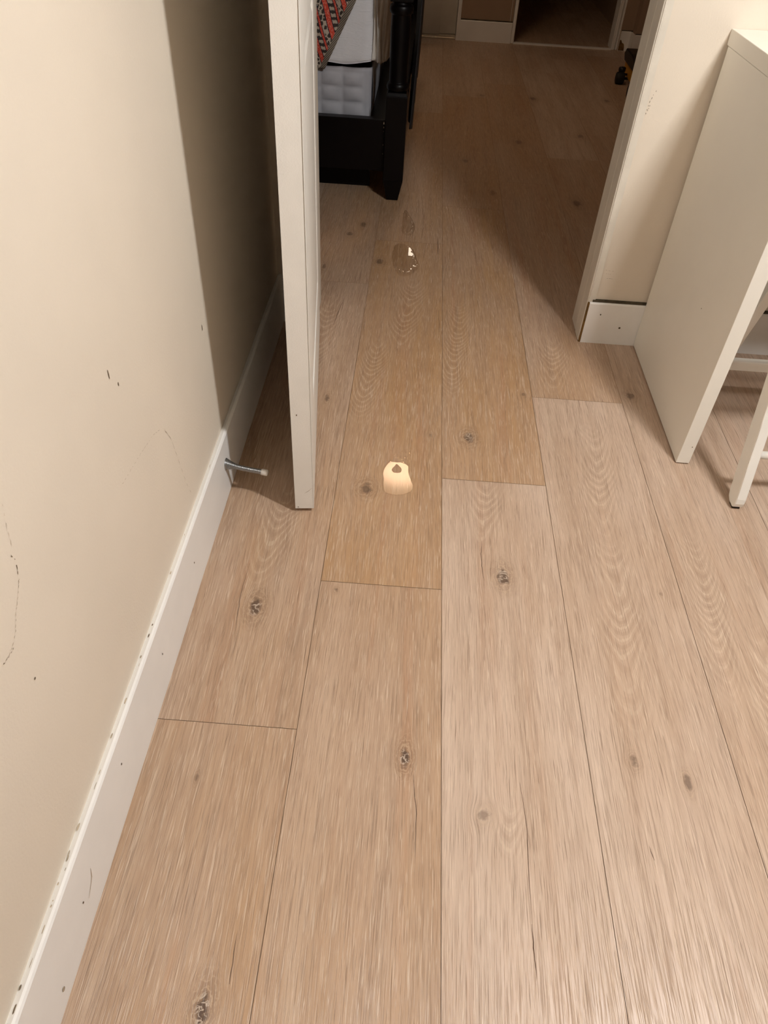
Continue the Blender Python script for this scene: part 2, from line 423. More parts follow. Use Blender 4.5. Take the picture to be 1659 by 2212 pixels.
# bedroom shell
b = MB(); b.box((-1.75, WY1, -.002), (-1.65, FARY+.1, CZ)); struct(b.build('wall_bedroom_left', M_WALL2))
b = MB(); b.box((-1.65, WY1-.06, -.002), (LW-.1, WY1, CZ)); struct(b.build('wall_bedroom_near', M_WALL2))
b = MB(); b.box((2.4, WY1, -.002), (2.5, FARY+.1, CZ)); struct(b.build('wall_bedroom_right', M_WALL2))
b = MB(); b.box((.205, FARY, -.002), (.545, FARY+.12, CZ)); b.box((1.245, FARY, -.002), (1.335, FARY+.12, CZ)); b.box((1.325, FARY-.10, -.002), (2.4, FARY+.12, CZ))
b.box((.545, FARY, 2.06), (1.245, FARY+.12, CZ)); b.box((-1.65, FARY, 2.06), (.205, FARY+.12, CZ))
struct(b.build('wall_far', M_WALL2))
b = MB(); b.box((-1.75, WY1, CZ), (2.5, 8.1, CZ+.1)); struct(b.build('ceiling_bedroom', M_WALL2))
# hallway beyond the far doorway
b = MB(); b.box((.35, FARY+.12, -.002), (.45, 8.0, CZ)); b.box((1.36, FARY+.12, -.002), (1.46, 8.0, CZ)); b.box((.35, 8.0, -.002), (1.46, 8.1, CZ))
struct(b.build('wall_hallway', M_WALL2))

# ------------------------------------------------------------------ baseboards and trim
def base_prof(h, t): return [(0, 0), (t, 0), (t, h-.004), (t-.002, h-.001), (t-.005, h), (0, h-.003)]
b = MB(); b.prism(base_prof(.136, .012), lambda u, v, y: (LW+u, y, v), -4.0, WY0)
BX = LW+.012
for y, z in ((.86,.07),(.66,.075),(.30,.06),(.467,.09)): b.dot((BX, y, z), NX, .0022, .0014, 1)
b.ribbon([(BX,.31,.045),(BX,.33,.06),(BX,.335,.075)], NX, .002, 2); b.dot((BX,.215,.03), NX, .004, .003, 2)
rb = random.Random(11)
for k in range(46):
    y = rb.choice((rb.uniform(-.1, 1.1), rb.uniform(.15, .62)))
    b.dot((LW+rb.uniform(.0025, .0085), y, .1350), (0,0,1), rb.uniform(.0008, .006), rb.uniform(.0003, .0011), 2 if k % 5 else 1, .0003+k*2e-6)
struct(b.build('baseboard_left', [M_TRIM, M_SCUFF, M_SCUFF_LIGHT], recalc=False))
BY = WY0-.012
b = MB(); b.prism(base_prof(.121, .012), lambda u, v, x: (x, WY0-u, v), .491, 4.4)
b.box((.498, WY0-.0075, .1205), (4.4, WY0, .1265), 1)
b.box((.4865, WY0-.010, 0), (.4912, WY0, .119), 2)
b.dot((.527, BY, .088), NY, .0025, .0018, 1); b.dot((.588, BY, .052), NY, .003, .003, 1)
struct(b.build('baseboard_front', [M_TRIM, M_DARKGAP, M_RAW], recalc=True))
b = MB(); b.prism(base_prof(.125, .012), lambda u, v, x: (x, WY0-u, v), LW+.012, -.300); struct(b.build('baseboard_corner', M_TRIM))
b = MB(); b.prism(base_prof(.115, .012), lambda u, v, x: (x, FARY-u, v), .207, .545)
b.box((.207, FARY-.004, .114), (.545, FARY, .121), 1); struct(b.build('baseboard_far', [M_TRIM, M_DARKGAP]))
b = MB(); b.prism(base_prof(.11, .012), lambda u, v, x: (x, FARY-u, v), 1.252, 1.313)
b.prism(base_prof(.11, .012), lambda u, v, y: (1.325-u, y, v), FARY-.112, FARY-.012)
b.prism(base_prof(.11, .012), lambda u, v, x: (x, FARY-.10-u, v), 1.325, 2.4)
pk = [(1.253,.002),(1.253,.062),(1.262,.060),(1.270,.046),(1.283,.040),(1.289,.022),(1.291,.002)]
k = b.verts([(x, FARY-.0126, z) for x, z in pk]); b.face([k+i for i in range(len(pk))], 1)
b.box((1.252, FARY-.006, .109), (1.325, FARY, .114), 2); b.box((1.325, FARY-.106, .109), (2.4, FARY-.1, .114), 2)
struct(b.build('baseboard_far_right', [M_TRIM, M_RAW, M_DARKGAP]))

def jamb_set(name, xl, xr, y0, y1, head, cw, mirror_near=True):
    """door lining with casing on the near face, left jamb, right jamb and head"""
    b = MB()
    for x, sg in ((xl, 1), (xr, -1)):
        pr = [(-.020, y0), (0, y0), (.001, y0+.002), (.001, y0+.050), (-.001, y0+.053), (-.001, y0+.056), (0, y0+.060), (0, y1-.003), (-.002, y1), (-.020, y1)]
        b.prism(pr, lambda u, v, z, x=x, sg=sg: (x+sg*u, v, z), 0.002, head)
        cp = [(-.001, y0+.010), (-.001, y0), (-.0025, y0-.003), (-.0045, y0-.003), (-.006, y0), (-.0065, y0+.036), (-cw+.001, y0+.0055), (-cw, y0+.0055), (-cw, y0+.040), (-.001, y0+.040)]
        zz = .1215 if sg < 0 and mirror_near else .002
        b.prism(cp, lambda u, v, z, x=x, sg=sg: (x+sg*u, v, z), zz, head+cw)
    b.box((xl-.02, y0, head), (xr+.02, y1, head+.02)); b.box((xl-cw, y0, head+.004), (xr+cw, y0+.009, head+cw))
    return b
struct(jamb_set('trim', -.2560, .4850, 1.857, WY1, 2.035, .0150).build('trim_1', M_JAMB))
b = jamb_set('trim', .567, 1.208, FARY-.006, FARY+.12, 2.035, .040, False)
b.box((.567, FARY-.012, 0), (1.208, FARY+.02, .008)); struct(b.build('trim_2', M_TRIM))
b = MB(); b.box((.185, FARY-.014, 0), (.207, FARY+.12, 2.06)); struct(b.build('trim_3', M_TRIM))

# ------------------------------------------------------------------ open door with moulded panels
A0 = Vector((-.162, 1.085, 0)); E = Vector((-.0822, .772, 0)).normalized(); N = Vector((E.y, -E.x, 0))   # N points into the doorway side
DL, DT, DH = .755, .038, 2.015
def dp(s, d, z): p = A0+E*s+N*d; return (p.x, p.y, z)
b = MB()
def door_face(d, sgn):
    ss = [0, .135, .630, DL]; zz = [.010, .190, .797, .872, 1.88, DH]
    for i in range(len(ss)-1):
        for j in range(len(zz)-1):
            s0, s1, z0, z1 = ss[i], ss[i+1], zz[j], zz[j+1]
            if i == 1 and j in (1, 3):
                lv = [(0, 0), (.004, -.006), (.010, -.0075), (.014, -.0075), (.030, -.001)]
                rings = []
                for ins, dep in lv:
                    rings.append(b.verts([dp(s0+ins, d+sgn*dep, z0+ins), dp(s1-ins, d+sgn*dep, z0+ins), dp(s1-ins, d+sgn*dep, z1-ins), dp(s0+ins, d+sgn*dep, z1-ins)]))
                for r0, r1 in zip(rings, rings[1:]):
                    for q in range(4): b.face((r0+q, r0+(q+1) % 4, r1+(q+1) % 4, r1+q))
                b.face([rings[-1]+q for q in range(4)])
            else:
                k = b.verts([dp(s0, d, z0), dp(s1, d, z0), dp(s1, d, z1), dp(s0, d, z1)]); b.face((k, k+1, k+2, k+3))
door_face(0, 1); door_face(-DT, -1)
for s in (0, DL):
    k = b.verts([dp(s, 0, .01), dp(s, -DT, .01), dp(s, -DT, DH), dp(s, 0, DH)]); b.face((k, k+1, k+2, k+3))
for z in (.01, DH):
    k = b.verts([dp(0, 0, z), dp(DL, 0, z), dp(DL, -DT, z), dp(0, -DT, z)]); b.face((k, k+1, k+2, k+3))
# facing joint line near the front corner of the edge, and small scuffs
en = -E
b.ribbon([dp(0, -.0015, z) for z in np.linspace(.012, 1.9, 50)], en, .0007, 1, .0004)
b.ribbon([dp(0, -.018, .052), dp(0, -.010, .058), dp(0, -.003, .066)], en, .0009, 2, .0004)
b.dot(dp(0, -.027, .245), en, .002, .0011, 1, .0004); b.dot(dp(0, -.032, .014), en, .0012, .0012, 1, .0004)
bm_ = b
do = b.build('door_1', [M_DOOR, M_SCUFF, M_SCUFF_LIGHT]); struct(do)
h = MB(); hp = dp(.06, .0, .95)
h.lathe([(.028, 0), (.028, .006), (.011, .010), (.011, .030), (.024, .036), (.027, .048), (.022, .058), (0, .062)], hp, N, 24)
h.lathe([(.028, 0), (.028, .006), (.011, .010), (.011, .030), (.024, .036), (.027, .048), (.022, .058), (0, .062)], dp(.06, -DT, .95), -N, 24)
h.build('door_handle', M_BRASS, do)
for z in (.22, 1.75):
    hg = MB(); hg.tube([dp(DL+.002, -DT-.004, z-.045), dp(DL+.002, -DT-.004, z+.045)], .0055, 12); hg.build('hinge', M_BRASS, do)

# ------------------------------------------------------------------ spring door stop
sp = thing('door_stop', (BX, 1.125, .078), 'grey metal spring door stop with white tip on the left baseboard', 'door stop')
p0 = Vector((BX, 1.125, .078)); p1 = Vector((-.262, 1.121, .0655)); d = (p1-p0).normalized()
b = MB(); b.lathe([(.0125, 0), (.0125, .0015), (.0105, .003), (.004, .0032)], p0, (1, 0, 0), 28); b.build('flange', M_STEEL, sp)
pts = []; turns = 34; L = (p1-p0).length-.010
side = d.orthogonal().normalized(); up2 = d.cross(side)
for i in range(turns*14+1):
    t = i/(turns*14); r = .0044+.0062*max(0, 1-t/.30)**1.6; a = 2*math.pi*turns*t
    sag = Vector((0, 0, -.0015*math.sin(math.pi*t)))
    pts.append(p0+d*(.002+t*L)+sag+side*r*math.cos(a)+up2*r*math.sin(a))
b = MB(); b.tube(pts, .00128, 6); b.build('spring', M_STEEL, sp)
b = MB(); b.lathe([(.0035, -.012), (.0066, -.0115), (.0068, -.001), (.0060, .0015), (.003, .0025), (0, .0027)], p1, d, 24); b.build('rubber_tip', M_TIP, sp)

# ------------------------------------------------------------------ desk on the right
DX, DF, DB = .640, 1.332, 1.849
dk = thing('desk', (1.16, 1.59, 0), 'white panel-sided desk against the wall right of the doorway', 'desk')
b = MB(); b.box((DX, DF, .725), (1.69, DB+.012, .755)); b.build('desktop', M_LAMINATE, dk, .0012)
for x in (DX, 1.66):
    b = MB(); b.box((x, DF, .003), (x+.030, DB, .7247))
    if x == DX: b.dot((x, 1.50, .30), (-1,0,0), .0016, .0016, 1); b.dot((x+.022, DF, .05), NY, .0016, .0012, 1)
    sd = b.build('side_panel', [M_LAMINATE, M_SCUFF], dk, .0008)
    for ya, yb in ((DF+.004, DF+.03), (DB-.03, DB-.004)):
        f = MB(); f.box((x+.003, ya, 0), (x+.027, yb, .003)); f.build('foot_pad', M_RUBBER, sd)
b = MB(); b.box((DX+.0305, DB-.035, .50), (1.6595, DB-.02, .7245)); b.build('back_panel', M_LAMINATE, dk)

# ------------------------------------------------------------------ slatted chair tucked into the desk
ch = thing('slatted_chair', (.95, 1.4, 0), 'white slatted wooden chair with worn edges pulled up to the white desk', 'chair')
CX0, CX1 = .737, 1.14
for x in (CX0, CX1):
    b = MB()
    prof = [(-.010, .0045), (.010, .0045), (.019, .010), (.0225, .022), (.0225, .44), (-.0225, .44), (-.0225, .030), (-.0205, .018), (-.016, .009)]
    b.prism(prof, lambda u, v, t: (t, 1.2+u+.26*v, v), x-.0105, x+.0105)
    b.ribbon([(x-.0105+.0006*math.sin(q*40), 1.2-.0225+.26*q, q) for q in np.linspace(.02, .2, 16)], (0,-1,.26), .0010, 1)
    lg = b.build('rear_leg', [M_CHAIR, M_SCUFF_LIGHT], ch, .0025)
    f = MB(); f.box((x-.008, 1.192, 0), (x+.008, 1.2085, .0045)); f.build('foot_pad', M_RUBBER, lg)
b = MB(); b.tube([(CX0+.0117, 1.2+.26*.118, .118), (CX1-.0117, 1.2+.26*.118, .118)], .0085, 14); b.build('stretcher', M_CHAIR, ch)
FX0, FX1 = CX0+.026, CX1-.026
for x in (FX0, FX1):
    b = MB(); b.beam((x, 1.62, .004), (x, 1.32, .86), .022, .036); b.build('front_leg', M_CHAIR, ch, .002)
b = MB(); b.beam((FX0+.0115, 1.582, .122), (FX1-.0115, 1.582, .122), .026, .020, (0, 0, 1)); b.build('stretcher', M_CHAIR, ch, .003)
for i in range(6):
    y = 1.285+i*.056; z = .448+.010*(i/5)
    b = MB(); b.box((FX0-.024, y, z), (FX1+.024, y+.036, z+.013)); b.build('seat_slat', M_CHAIR, ch, .003)
for x in (FX0+.0235, FX1-.0235):
    b = MB(); b.box((x-.011, 1.30, .418), (x+.011, 1.60, .4475)); b.build('seat_rail', M_CHAIR, ch, .002)
for z in (.66, .76, .83):
    y = 1.62-.3*(z/.856)
    b = MB(); b.beam((FX0+.0115, y, z), (FX1-.0115, y, z), .045, .013, (0, -.33, 1)); b.build('back_slat', M_CHAIR, ch, .003)

# ------------------------------------------------------------------ water on the floor
def puddle(name, polys, holes, H, edge, res, label, seed, drops=(), tilt=None, rag=.0006):
    rg = np.random.default_rng(seed)
    allp = np.concatenate([np.array(p) for p in polys])
    dr = list(drops)
    for (x, y, r) in dr: allp = np.concatenate([allp, [[x-r, y-r], [x+r, y+r]]])
    lo = allp.min(0)-.004; hi = allp.max(0)+.004
    nx = int((hi[0]-lo[0])/res)+1; ny = int((hi[1]-lo[1])/res)+1
    xs = lo[0]+np.arange(nx)*res; ys = lo[1]+np.arange(ny)*res
    XX, YY = np.meshgrid(xs, ys)
    def sdf(poly):
        P = np.array(poly)
        # smooth the traced outline
        for _ in range(2):
            Q = np.roll(P, -1, 0); P = np.stack([.75*P+.25*Q, .25*P+.75*Q], 1).reshape(-1, 2)
        d = np.full(XX.shape, 9.0); inside = np.zeros(XX.shape, bool)
        for a, c in zip(P, np.roll(P, -1, 0)):
            e = c-a; L2 = max(e@e, 1e-12)
            t = np.clip(((XX-a[0])*e[0]+(YY-a[1])*e[1])/L2, 0, 1)
            d = np.minimum(d, np.hypot(XX-a[0]-t*e[0], YY-a[1]-t*e[1]))
            cond = (a[1] > YY) != (c[1] > YY)
            with np.errstate(divide='ignore', invalid='ignore'):
                xi = a[0]+(YY-a[1])/(e[1] if e[1] != 0 else 1e-12)*e[0]
            inside ^= cond & (XX < xi)
        return np.where(inside, d, -d)
    S = np.full(XX.shape, -9.0)
    for p in polys: S = np.maximum(S, sdf(p))
    for p in holes: S = np.minimum(S, -sdf(p))
    wob = sum(rg.uniform(.4, 1)*np.sin(XX*rg.uniform(300, 900)+YY*rg.uniform(-200, 200)+rg.uniform(0, 6)) for _ in range(6))/6
    S = S+rag*wob
    Hh = np.where(S > 0, H*np.sin(np.clip(S/edge, 0, 1)*math.pi/2), -1)
    if tilt is not None: Hh = np.where(S > 0, Hh+tilt(XX, YY, np.clip(S/edge, 0, 1)), -1)
    for (x, y, r) in dr:
        q = 1-((XX-x)**2+((YY-y)/1.3)**2)/r**2
        Hh = np.maximum(Hh, np.where(q > 0, .22*r*np.minimum(1, 1.6*np.sqrt(np.clip(q, 0, 1)))+.02*r*q, -1))
    ok = Hh > -.5
    cell = ok[:-1,:-1] & ok[1:,:-1] & ok[:-1,1:] & ok[1:,1:]
    idx = -np.ones(XX.shape, int); used = np.zeros(XX.shape, bool)
    for a in (cell,):
        used[:-1,:-1] |= a; used[1:,:-1] |= a; used[:-1,1:] |= a; used[1:,1:] |= a
    idx[used] = np.arange(used.sum())
    v = np.stack([XX[used], YY[used], .0004+np.maximum(Hh[used], 0)], 1)
    jj, ii = np.nonzero(cell)
    f = np.stack([idx[jj, ii], idx[jj, ii+1], idx[jj+1, ii+1], idx[jj+1, ii]], 1)
    me = bpy.data.meshes.new(name); me.from_pydata(v.tolist(), [], f.tolist())
    for p in me.polygons: p.use_smooth = True
    me.materials.append(M_WATER); me.update()
    o = bpy.data.objects.new(name, me); COL.objects.link(o)
    return tag(o, label, 'puddle', 'water spilled on the floor')
t = NT('clear_water')
fr = t.n('ShaderNodeFresnel'); fr.inputs[0].default_value = 1.333
tr = t.n('ShaderNodeBsdfTransparent'); tr.inputs[0].default_value = (.93, .91, .88, 1)
gl = t.n('ShaderNodeBsdfGlossy'); gl.inputs['Roughness'].default_value = .01; gl.inputs[0].default_value = (1, 1, 1, 1)
mx = t.n('ShaderNodeMixShader'); geo = t.n('ShaderNodeNewGeometry')
ff = t.math('MULTIPLY', fr.outputs[0], t.math('SUBTRACT', 1.0, geo.outputs['Backfacing'])); t.t.links.new(ff, mx.inputs[0]); t.t.links.new(tr.outputs[0], mx.inputs[1]); t.t.links.new(gl.outputs[0], mx.inputs[2])
t.t.links.new(mx.outputs[0], t.out.inputs[0]); M_WATER = t.m

P1 = [[-.0299,1.223],[-.0267,1.2392],[-.0214,1.2543],[-.0167,1.2629],[-.0042,1.2660],[.0021,1.2632],[.0103,1.2660],[.0209,1.261],[.0294,1.2529],[.0289,1.2359],[.0326,1.2175],[.0372,1.2025],[.0416,1.1877],[.041,1.1756],[.0334,1.1643],[.0208,1.1555],[.0051,1.1524],[-.0088,1.1538],[-.021,1.1584],[-.0261,1.1773],[-.0268,1.1893],[-.0255,1.2017],[-.0282,1.2123]]
H1 = [[.0024,1.2555],[.0075,1.2475],[.0125,1.2385],[.0090,1.2285],[-.0024,1.2270],[-.0082,1.235],[-.0050,1.2445],[-.0006,1.2505]]
rd = random.Random(5); drops = []
while len(drops) < 75:
    x = rd.uniform(-.022, .032); y = rd.uniform(1.262, 1.318)
    lim = 1.275+.045*(x+.022)/.05
    if y > lim: continue
    drops.append((x, y, rd.uniform(.0011, .0026)))
puddle('water_puddle', [P1], [H1], .0006, .0012, .0005, 'bright puddle shining in the middle of the floor right of the open door', 1, drops, rag=.0010)
P2 = [[-.0619,2.3872],[-.0526,2.422],[-.029,2.4221],[-.013,2.4135],[.0051,2.387],[.0105,2.3589],[.0158,2.3349],[.0247,2.2841],[.0313,2.2613],[.0201,2.2294],[.0091,2.2015],[-.0107,2.179],[-.0341,2.1787],[-.049,2.2155],[-.0603,2.2639],[-.0654,2.3326]]
def ripples(pts, n, spread, amp, seed):
    """small irregular ripples in the water film along a line"""
    q = random.Random(seed); B = []
    for _ in range(n):
        k = q.randrange(len(pts)-1); t = q.random(); a, c = pts[k], pts[k+1]
        B.append((a[0]+(c[0]-a[0])*t+q.gauss(0, spread), a[1]+(c[1]-a[1])*t+q.gauss(0, spread*2.2), q.uniform(.0022, .0042), q.uniform(.5, 1)*amp))
    def f(X, Y, s):
        h = np.zeros(X.shape)
        for (x, y, r_, a) in B: h = h+a*np.exp(-((X-x)/r_)**2-((Y-y)/(r_*1.7))**2)
        return h*np.clip(s*1.5, 0, 1)
    return f
tilt2 = ripples([(.004,2.375),(.009,2.34),(.014,2.30),(.020,2.265),(.010,2.225),(-.008,2.20),(-.030,2.195),(-.046,2.225)], 46, .0035, .00034, 2)
tilt3 = ripples([(-.014,2.655),(-.004,2.60),(.001,2.55),(-.004,2.518),(-.018,2.502),(-.030,2.510)], 44, .0022, .00042, 4)
tilt4 = ripples([(-.333,1.34),(-.327,1.30),(-.321,1.25),(-.319,1.225)], 24, .002, .0004, 6)
d2 = [(rd.gauss(-.032, .012), rd.gauss(2.09, .02), rd.uniform(.0012, .0024)) for _ in range(14)]
puddle('water_puddle', [P2], [], .0032, .009, .0012, 'puddle inside the doorway, the middle one of three, in front of the bed post', 2, d2, tilt2, .0020)
P3 = [[-.0344,2.7348],[-.019,2.6849],[-.0039,2.6321],[.0078,2.5721],[.0043,2.5235],[-.0091,2.4861],[-.0318,2.494],[-.0427,2.5236],[-.0428,2.6046],[-.0426,2.6808]]
puddle('water_puddle', [P3], [], .0036, .010, .0014, 'thin crescent-edged puddle right at the foot of the black bed post', 3, (), tilt3, .0022)
P4 = [[-.3381,1.3414],[-.3316,1.3529],[-.3259,1.3165],[-.3186,1.2664],[-.3156,1.234],[-.318,1.2193],[-.3237,1.2331],[-.334,1.2646],[-.3368,1.3066]]
d4 = [(rd.uniform(-.335, -.312), rd.uniform(1.25, 1.36), rd.uniform(.0015, .003)) for _ in range(12)]
puddle('water_puddle', [P4], [], .0016, .004, .0010, 'streak of water drops beside the left baseboard in the shadow behind the door', 4, d4, tilt4, .0016)

# ------------------------------------------------------------------ bed
bed = thing('bed_frame', (-.86, 3.85, 0), 'black wooden bed frame with turned post beyond the doorway', 'bed')
def bed_post(xc, yc):
    b = MB(); w = .0365
    def sq(z0, z1, w0, w1):
        k = b.verts([(xc+sx*w0, yc+sy*w0, z0) for sx, sy in ((-1,-1),(1,-1),(1,1),(-1,1))]+[(xc+sx*w1, yc+sy*w1, z1) for sx, sy in ((-1,-1),(1,-1),(1,1),(-1,1))])
        for f in ((0,3,2,1),(4,5,6,7),(0,1,5,4),(1,2,6,5),(2,3,7,6),(3,0,4,7)): b.face([k+i for i in f])
    sq(0, .075, .021, w); sq(.075, .352, w, w); sq(.352, .364, w, w*.88); sq(.622, .95, w, w)
    pr = [(.030, .364), (.037, .370), (.0385, .379), (.036, .388), (.031, .392), (.0315, .44), (.033, .50), (.0335, .55), (.032, .585), (.0375, .590), (.0395, .600), (.037, .610), (.030, .614), (.030, .623)]
    b.lathe([(r, h) for r, h in pr], (xc, yc, 0), (0, 0, 1), 36)
    return b
post = bed_post(-.089, 2.826).build('post', M_BLACK, bed, .0015)
bed_post(-1.55, 2.826).build('post', M_BLACK, bed, .0015)
b = MB(); b.box((-1.5135, 2.812, .100), (-.126, 2.848, .272))
for z, s in ((.262,.0035),(.248,.002),(.235,.0012),(.19,.0015),(.16,.001)): b.dot((-.131, 2.812, z), NY, s*1.4, s*.6, 1)
b.build('foot_rail', [M_BLACK, M_SHEET], bed, .0015)
b = MB(); b.box((-1.5135, 2.815, .82), (-.126, 2.84, .93)); b.build('foot_rail', M_BLACK, bed, .002)
for x in (-.075, -1.565):
    b = MB(); b.box((x-.014, 2.8635, .10), (x+.014, 4.84, .275)); b.build('side_rail', M_BLACK, bed, .002)
b = MB(); b.box((-1.59, 4.841, .0), (-.05, 4.90, 1.15)); b.build('headboard', M_BLACK, bed, .004)
b = MB(); b.box((-1.50, 2.935, .0), (-.185, 2.950, .2215)); b.build('underbed_shade_panel', M_BLACK, bed)  # added black panel, stands in for the deep shade under the foot rail
b = MB(); b.box((-1.549, 2.850, .222), (-.0895, 4.838, .240)); b.build('light_block_base', M_BLACK, bed)  # solid unseen base, closed to block the dome's light from under the bed

# quilted base and mattress
t = NT('grey_quilted_fabric'); c = t.obj()
M_QUILT = t.principled(t.mix(t.ramp(t.noise(c, 14, 3), .3, .7), (.42, .425, .46), (.50, .505, .545)), .85, .2, t.bump(t.noise(c, 900, 2), .2, .001))
t = NT('white_mattress_fabric'); c = t.obj()
M_MATT = t.principled(t.mix(t.ramp(t.noise(c, 10, 3), .3, .7), (.74, .745, .77), (.82, .825, .85)), .85, .2, t.bump(t.noise(t.scale(c, (60, 60, 300)), 1, 2), .5, .004))
def quilted(x0, x1, y0, y1, z0, z1, cellx, cellz, puff, rad, wave=0):
    b = MB()
    nx, nz = int((x1-x0)/.006), max(8, int((z1-z0)/.006))
    def front(u, v):
        x = x1-(x1-x0)*u; z = z0+(z1-z0)*v
        e = max(0, 1-(min(x1-x, x-x0)/rad)) if min(x1-x, x-x0) < rad else 0
        ez = max(0, 1-(min(z1-z, z-z0)/(rad*.4))) if min(z1-z, z-z0) < rad*.4 else 0
        dep = rad*(1-math.sqrt(max(0, 1-min(1, e)**2)))*.9+rad*.28*(1-math.sqrt(max(0, 1-min(1, ez)**2)))
        p = puff*abs(math.sin(math.pi*(x1-.026-x)/cellx))**.6*abs(math.sin(math.pi*(z-z0)/cellz))**.6 if x < x1-.026 else 0
        zz = z+(wave*math.sin((x1-x)*9.0+.6)*(1-v)+.007*math.exp(-((x1-x)/.045)**2)*(1-v)**2-.006*math.exp(-((x1-x-.10)/.05)**2)*(1-v)**2 if wave else 0)
        return (x, y0+dep-p, zz)
    nx = min(nx, 120)
    x0v = x0
    b.grid(front, nx, nz)
    def side(u, v):
        f = front(0, v); return (f[0]+(.004*math.sin(v*math.pi)), f[1]+(y1-f[1])*u, f[2])
    b.grid(side, 12, nz)
    def top(u, v): f = front(u, 1); return (f[0], f[1]+(y1-f[1])*v, f[2])
    b.grid(top, nx, 10)
    def bot(u, v): f = front(u, 0); return (f[0], f[1]+(y1-f[1])*v, f[2])
    b.grid(bot, nx, 10)
    def back(u, v): f = front(u, v); return (f[0], y1, f[2])
    b.grid(back, nx, nz)
    def lf(u, v): f = front(1, v); return (f[0], f[1]+(y1-f[1])*u, f[2])
    b.grid(lf, 4, nz)
    bm_v = b
    return b
def weld(o):
    m = o.modifiers.new('weld', 'WELD'); m.merge_threshold = .0004; return o
o = weld(quilted(-.90, -.186, 2.925, 4.82, .2425, .404, .078, .049, .011, .018).build('box_spring', M_QUILT))
tag(o, 'grey quilted box spring under the white mattress on the bed', 'box spring')
o = weld(quilted(-.90, -.184, 2.915, 4.80, .4135, .70, 9, 9, .0, .030, .0045).build('mattress', M_MATT))
tag(o, 'white mattress lying on the grey quilted box spring', 'mattress')

# patterned blanket, its corner hanging over the mattress end
t = NT('paisley_blanket'); c = t.obj()
sx = t.n('ShaderNodeSeparateXYZ'); t.put(sx.inputs[0], c)
diag = t.math('ADD', t.math('MULTIPLY', sx.outputs[0], 1.0), t.math('MULTIPLY', sx.outputs[2], .34))
wob = t.math('ADD', diag, t.math('MULTIPLY', t.noise(c, 9, 1), .018))
band = t.math('FRACT', t.math('MULTIPLY', wob, 15.0))
vo = t.n('ShaderNodeTexVoronoi'); vo.inputs['Scale'].default_value = 105; t.put(vo.inputs['Vector'], c)
vo2 = t.n('ShaderNodeTexVoronoi'); vo2.feature = 'DISTANCE_TO_EDGE'; vo2.inputs['Scale'].default_value = 75; t.put(vo2.inputs['Vector'], c)
red = lin(205, 78, 62); dark = lin(66, 60, 56); crm = lin(186, 172, 156); navy = lin(38, 38, 52)
col = t.mix(t.ramp(t.noise(c, 260, 2), .52, .62), red, lin(216, 132, 112))
dpat = t.mix(t.ramp(vo2.outputs['Distance'], .10, .16), crm, dark)
dpat = t.mix(t.ramp(vo.outputs['Distance'], .22, .16), dpat, crm)
loop = t.math('SINE', t.math('MULTIPLY', sx.outputs[2], 330.0))
lpat = t.mix(t.ramp(t.math('ADD', loop, t.ramp(t.noise(c, 160, 1), .3, .7, -.5, .5)), -.15, .25), dark, crm)
is1 = t.math('COMPARE', band, .20, .13); is2 = t.math('COMPARE', band, .64, .14)
col = t.mix(is1, col, lpat); col = t.mix(is2, col, dpat)
for e in (.06, .34, .49, .79): col = t.mix(t.math('COMPARE', band, e, .018), col, navy)
rim = t.attr('rim')
grey = t.mix(t.ramp(t.math('SINE', t.math('MULTIPLY', t.math('ADD', sx.outputs[2], t.math('MULTIPLY', sx.outputs[0], -1.0)), 900.0)), -.2, .2), lin(84, 76, 68), lin(150, 140, 126))
col = t.mix(t.math('GREATER_THAN', rim, .5), col, grey)
M_BLANKET = t.principled(col, .9, .15, t.bump(t.noise(c, 700, 2), .3, .001))
b = MB(); rimv = []
def bl_right(z): return -.346+(z-.405)*.520          # sloping edge of the hanging corner
nz = 40
def bfront(u, v):
    z = .398+(.712-.398)*v; xr = bl_right(z); x = xr+(-.88-xr)*u**1.5
    return (x, 2.902-.004*math.sin(x*60+z*20)-.003*math.sin(z*45), z)
b.grid(bfront, 60, nz)
for j in range(nz+1):
    for i in range(61):
        x = bfront(i/60, j/nz)[0]; rimv.append(1.0 if bl_right(.398+(.712-.398)*j/nz)-x < .020 else 0.0)
def btop(u, v):
    f = bfront(u, 1); return (f[0], f[1]+1.85*v, .712+.006*math.sin(f[0]*20+v*9))
b.grid(btop, 60, 12); rimv += [0.0]*(61*13)
o = b.build('blanket', M_BLANKET, recalc=False)
at = o.data.attributes.new('rim', 'FLOAT', 'POINT'); at.data.foreach_set('value', rimv)
weld(o); sm = o.modifiers.new('solid', 'SOLIDIFY'); sm.thickness = .004; sm.offset = -1
tag(o, 'red and grey patterned blanket draped diagonally over the mattress end', 'blanket')

# loose ivory sheet at the mattress corner
b = MB()
def sheet(u, v):
    # u along corner, v height
    zb = .418+.016*(2*u-1)**2*(1 if u > .5 else .6); z = zb+(.715-zb)*v
    x = -.186+.066*u**.85
    y = 2.925+.10*u**2-.012*math.sin(u*math.pi)*(1-.3*v)
    fold = .010*math.sin(u*15+v*2.6)*(.35+.65*(1-v))+.006*math.sin(u*31-v*3)
    return (x+.004*math.sin(v*5+u*7), y+fold, z)
b.grid(sheet, 44, 40)
def sheet2(u, v):
    f = sheet(1, v); return (f[0]+.012*math.sin(u*22+v*3)*u, f[1]+1.6*u, f[2])
b.grid(sheet2, 40, 40)
o = b.build('sheet', M_SHEET, recalc=False); weld(o); sm = o.modifiers.new('solid', 'SOLIDIFY'); sm.thickness = .0025; sm.offset = -1
tag(o, 'crumpled ivory sheet hanging between the mattress and the black bed post', 'sheet')
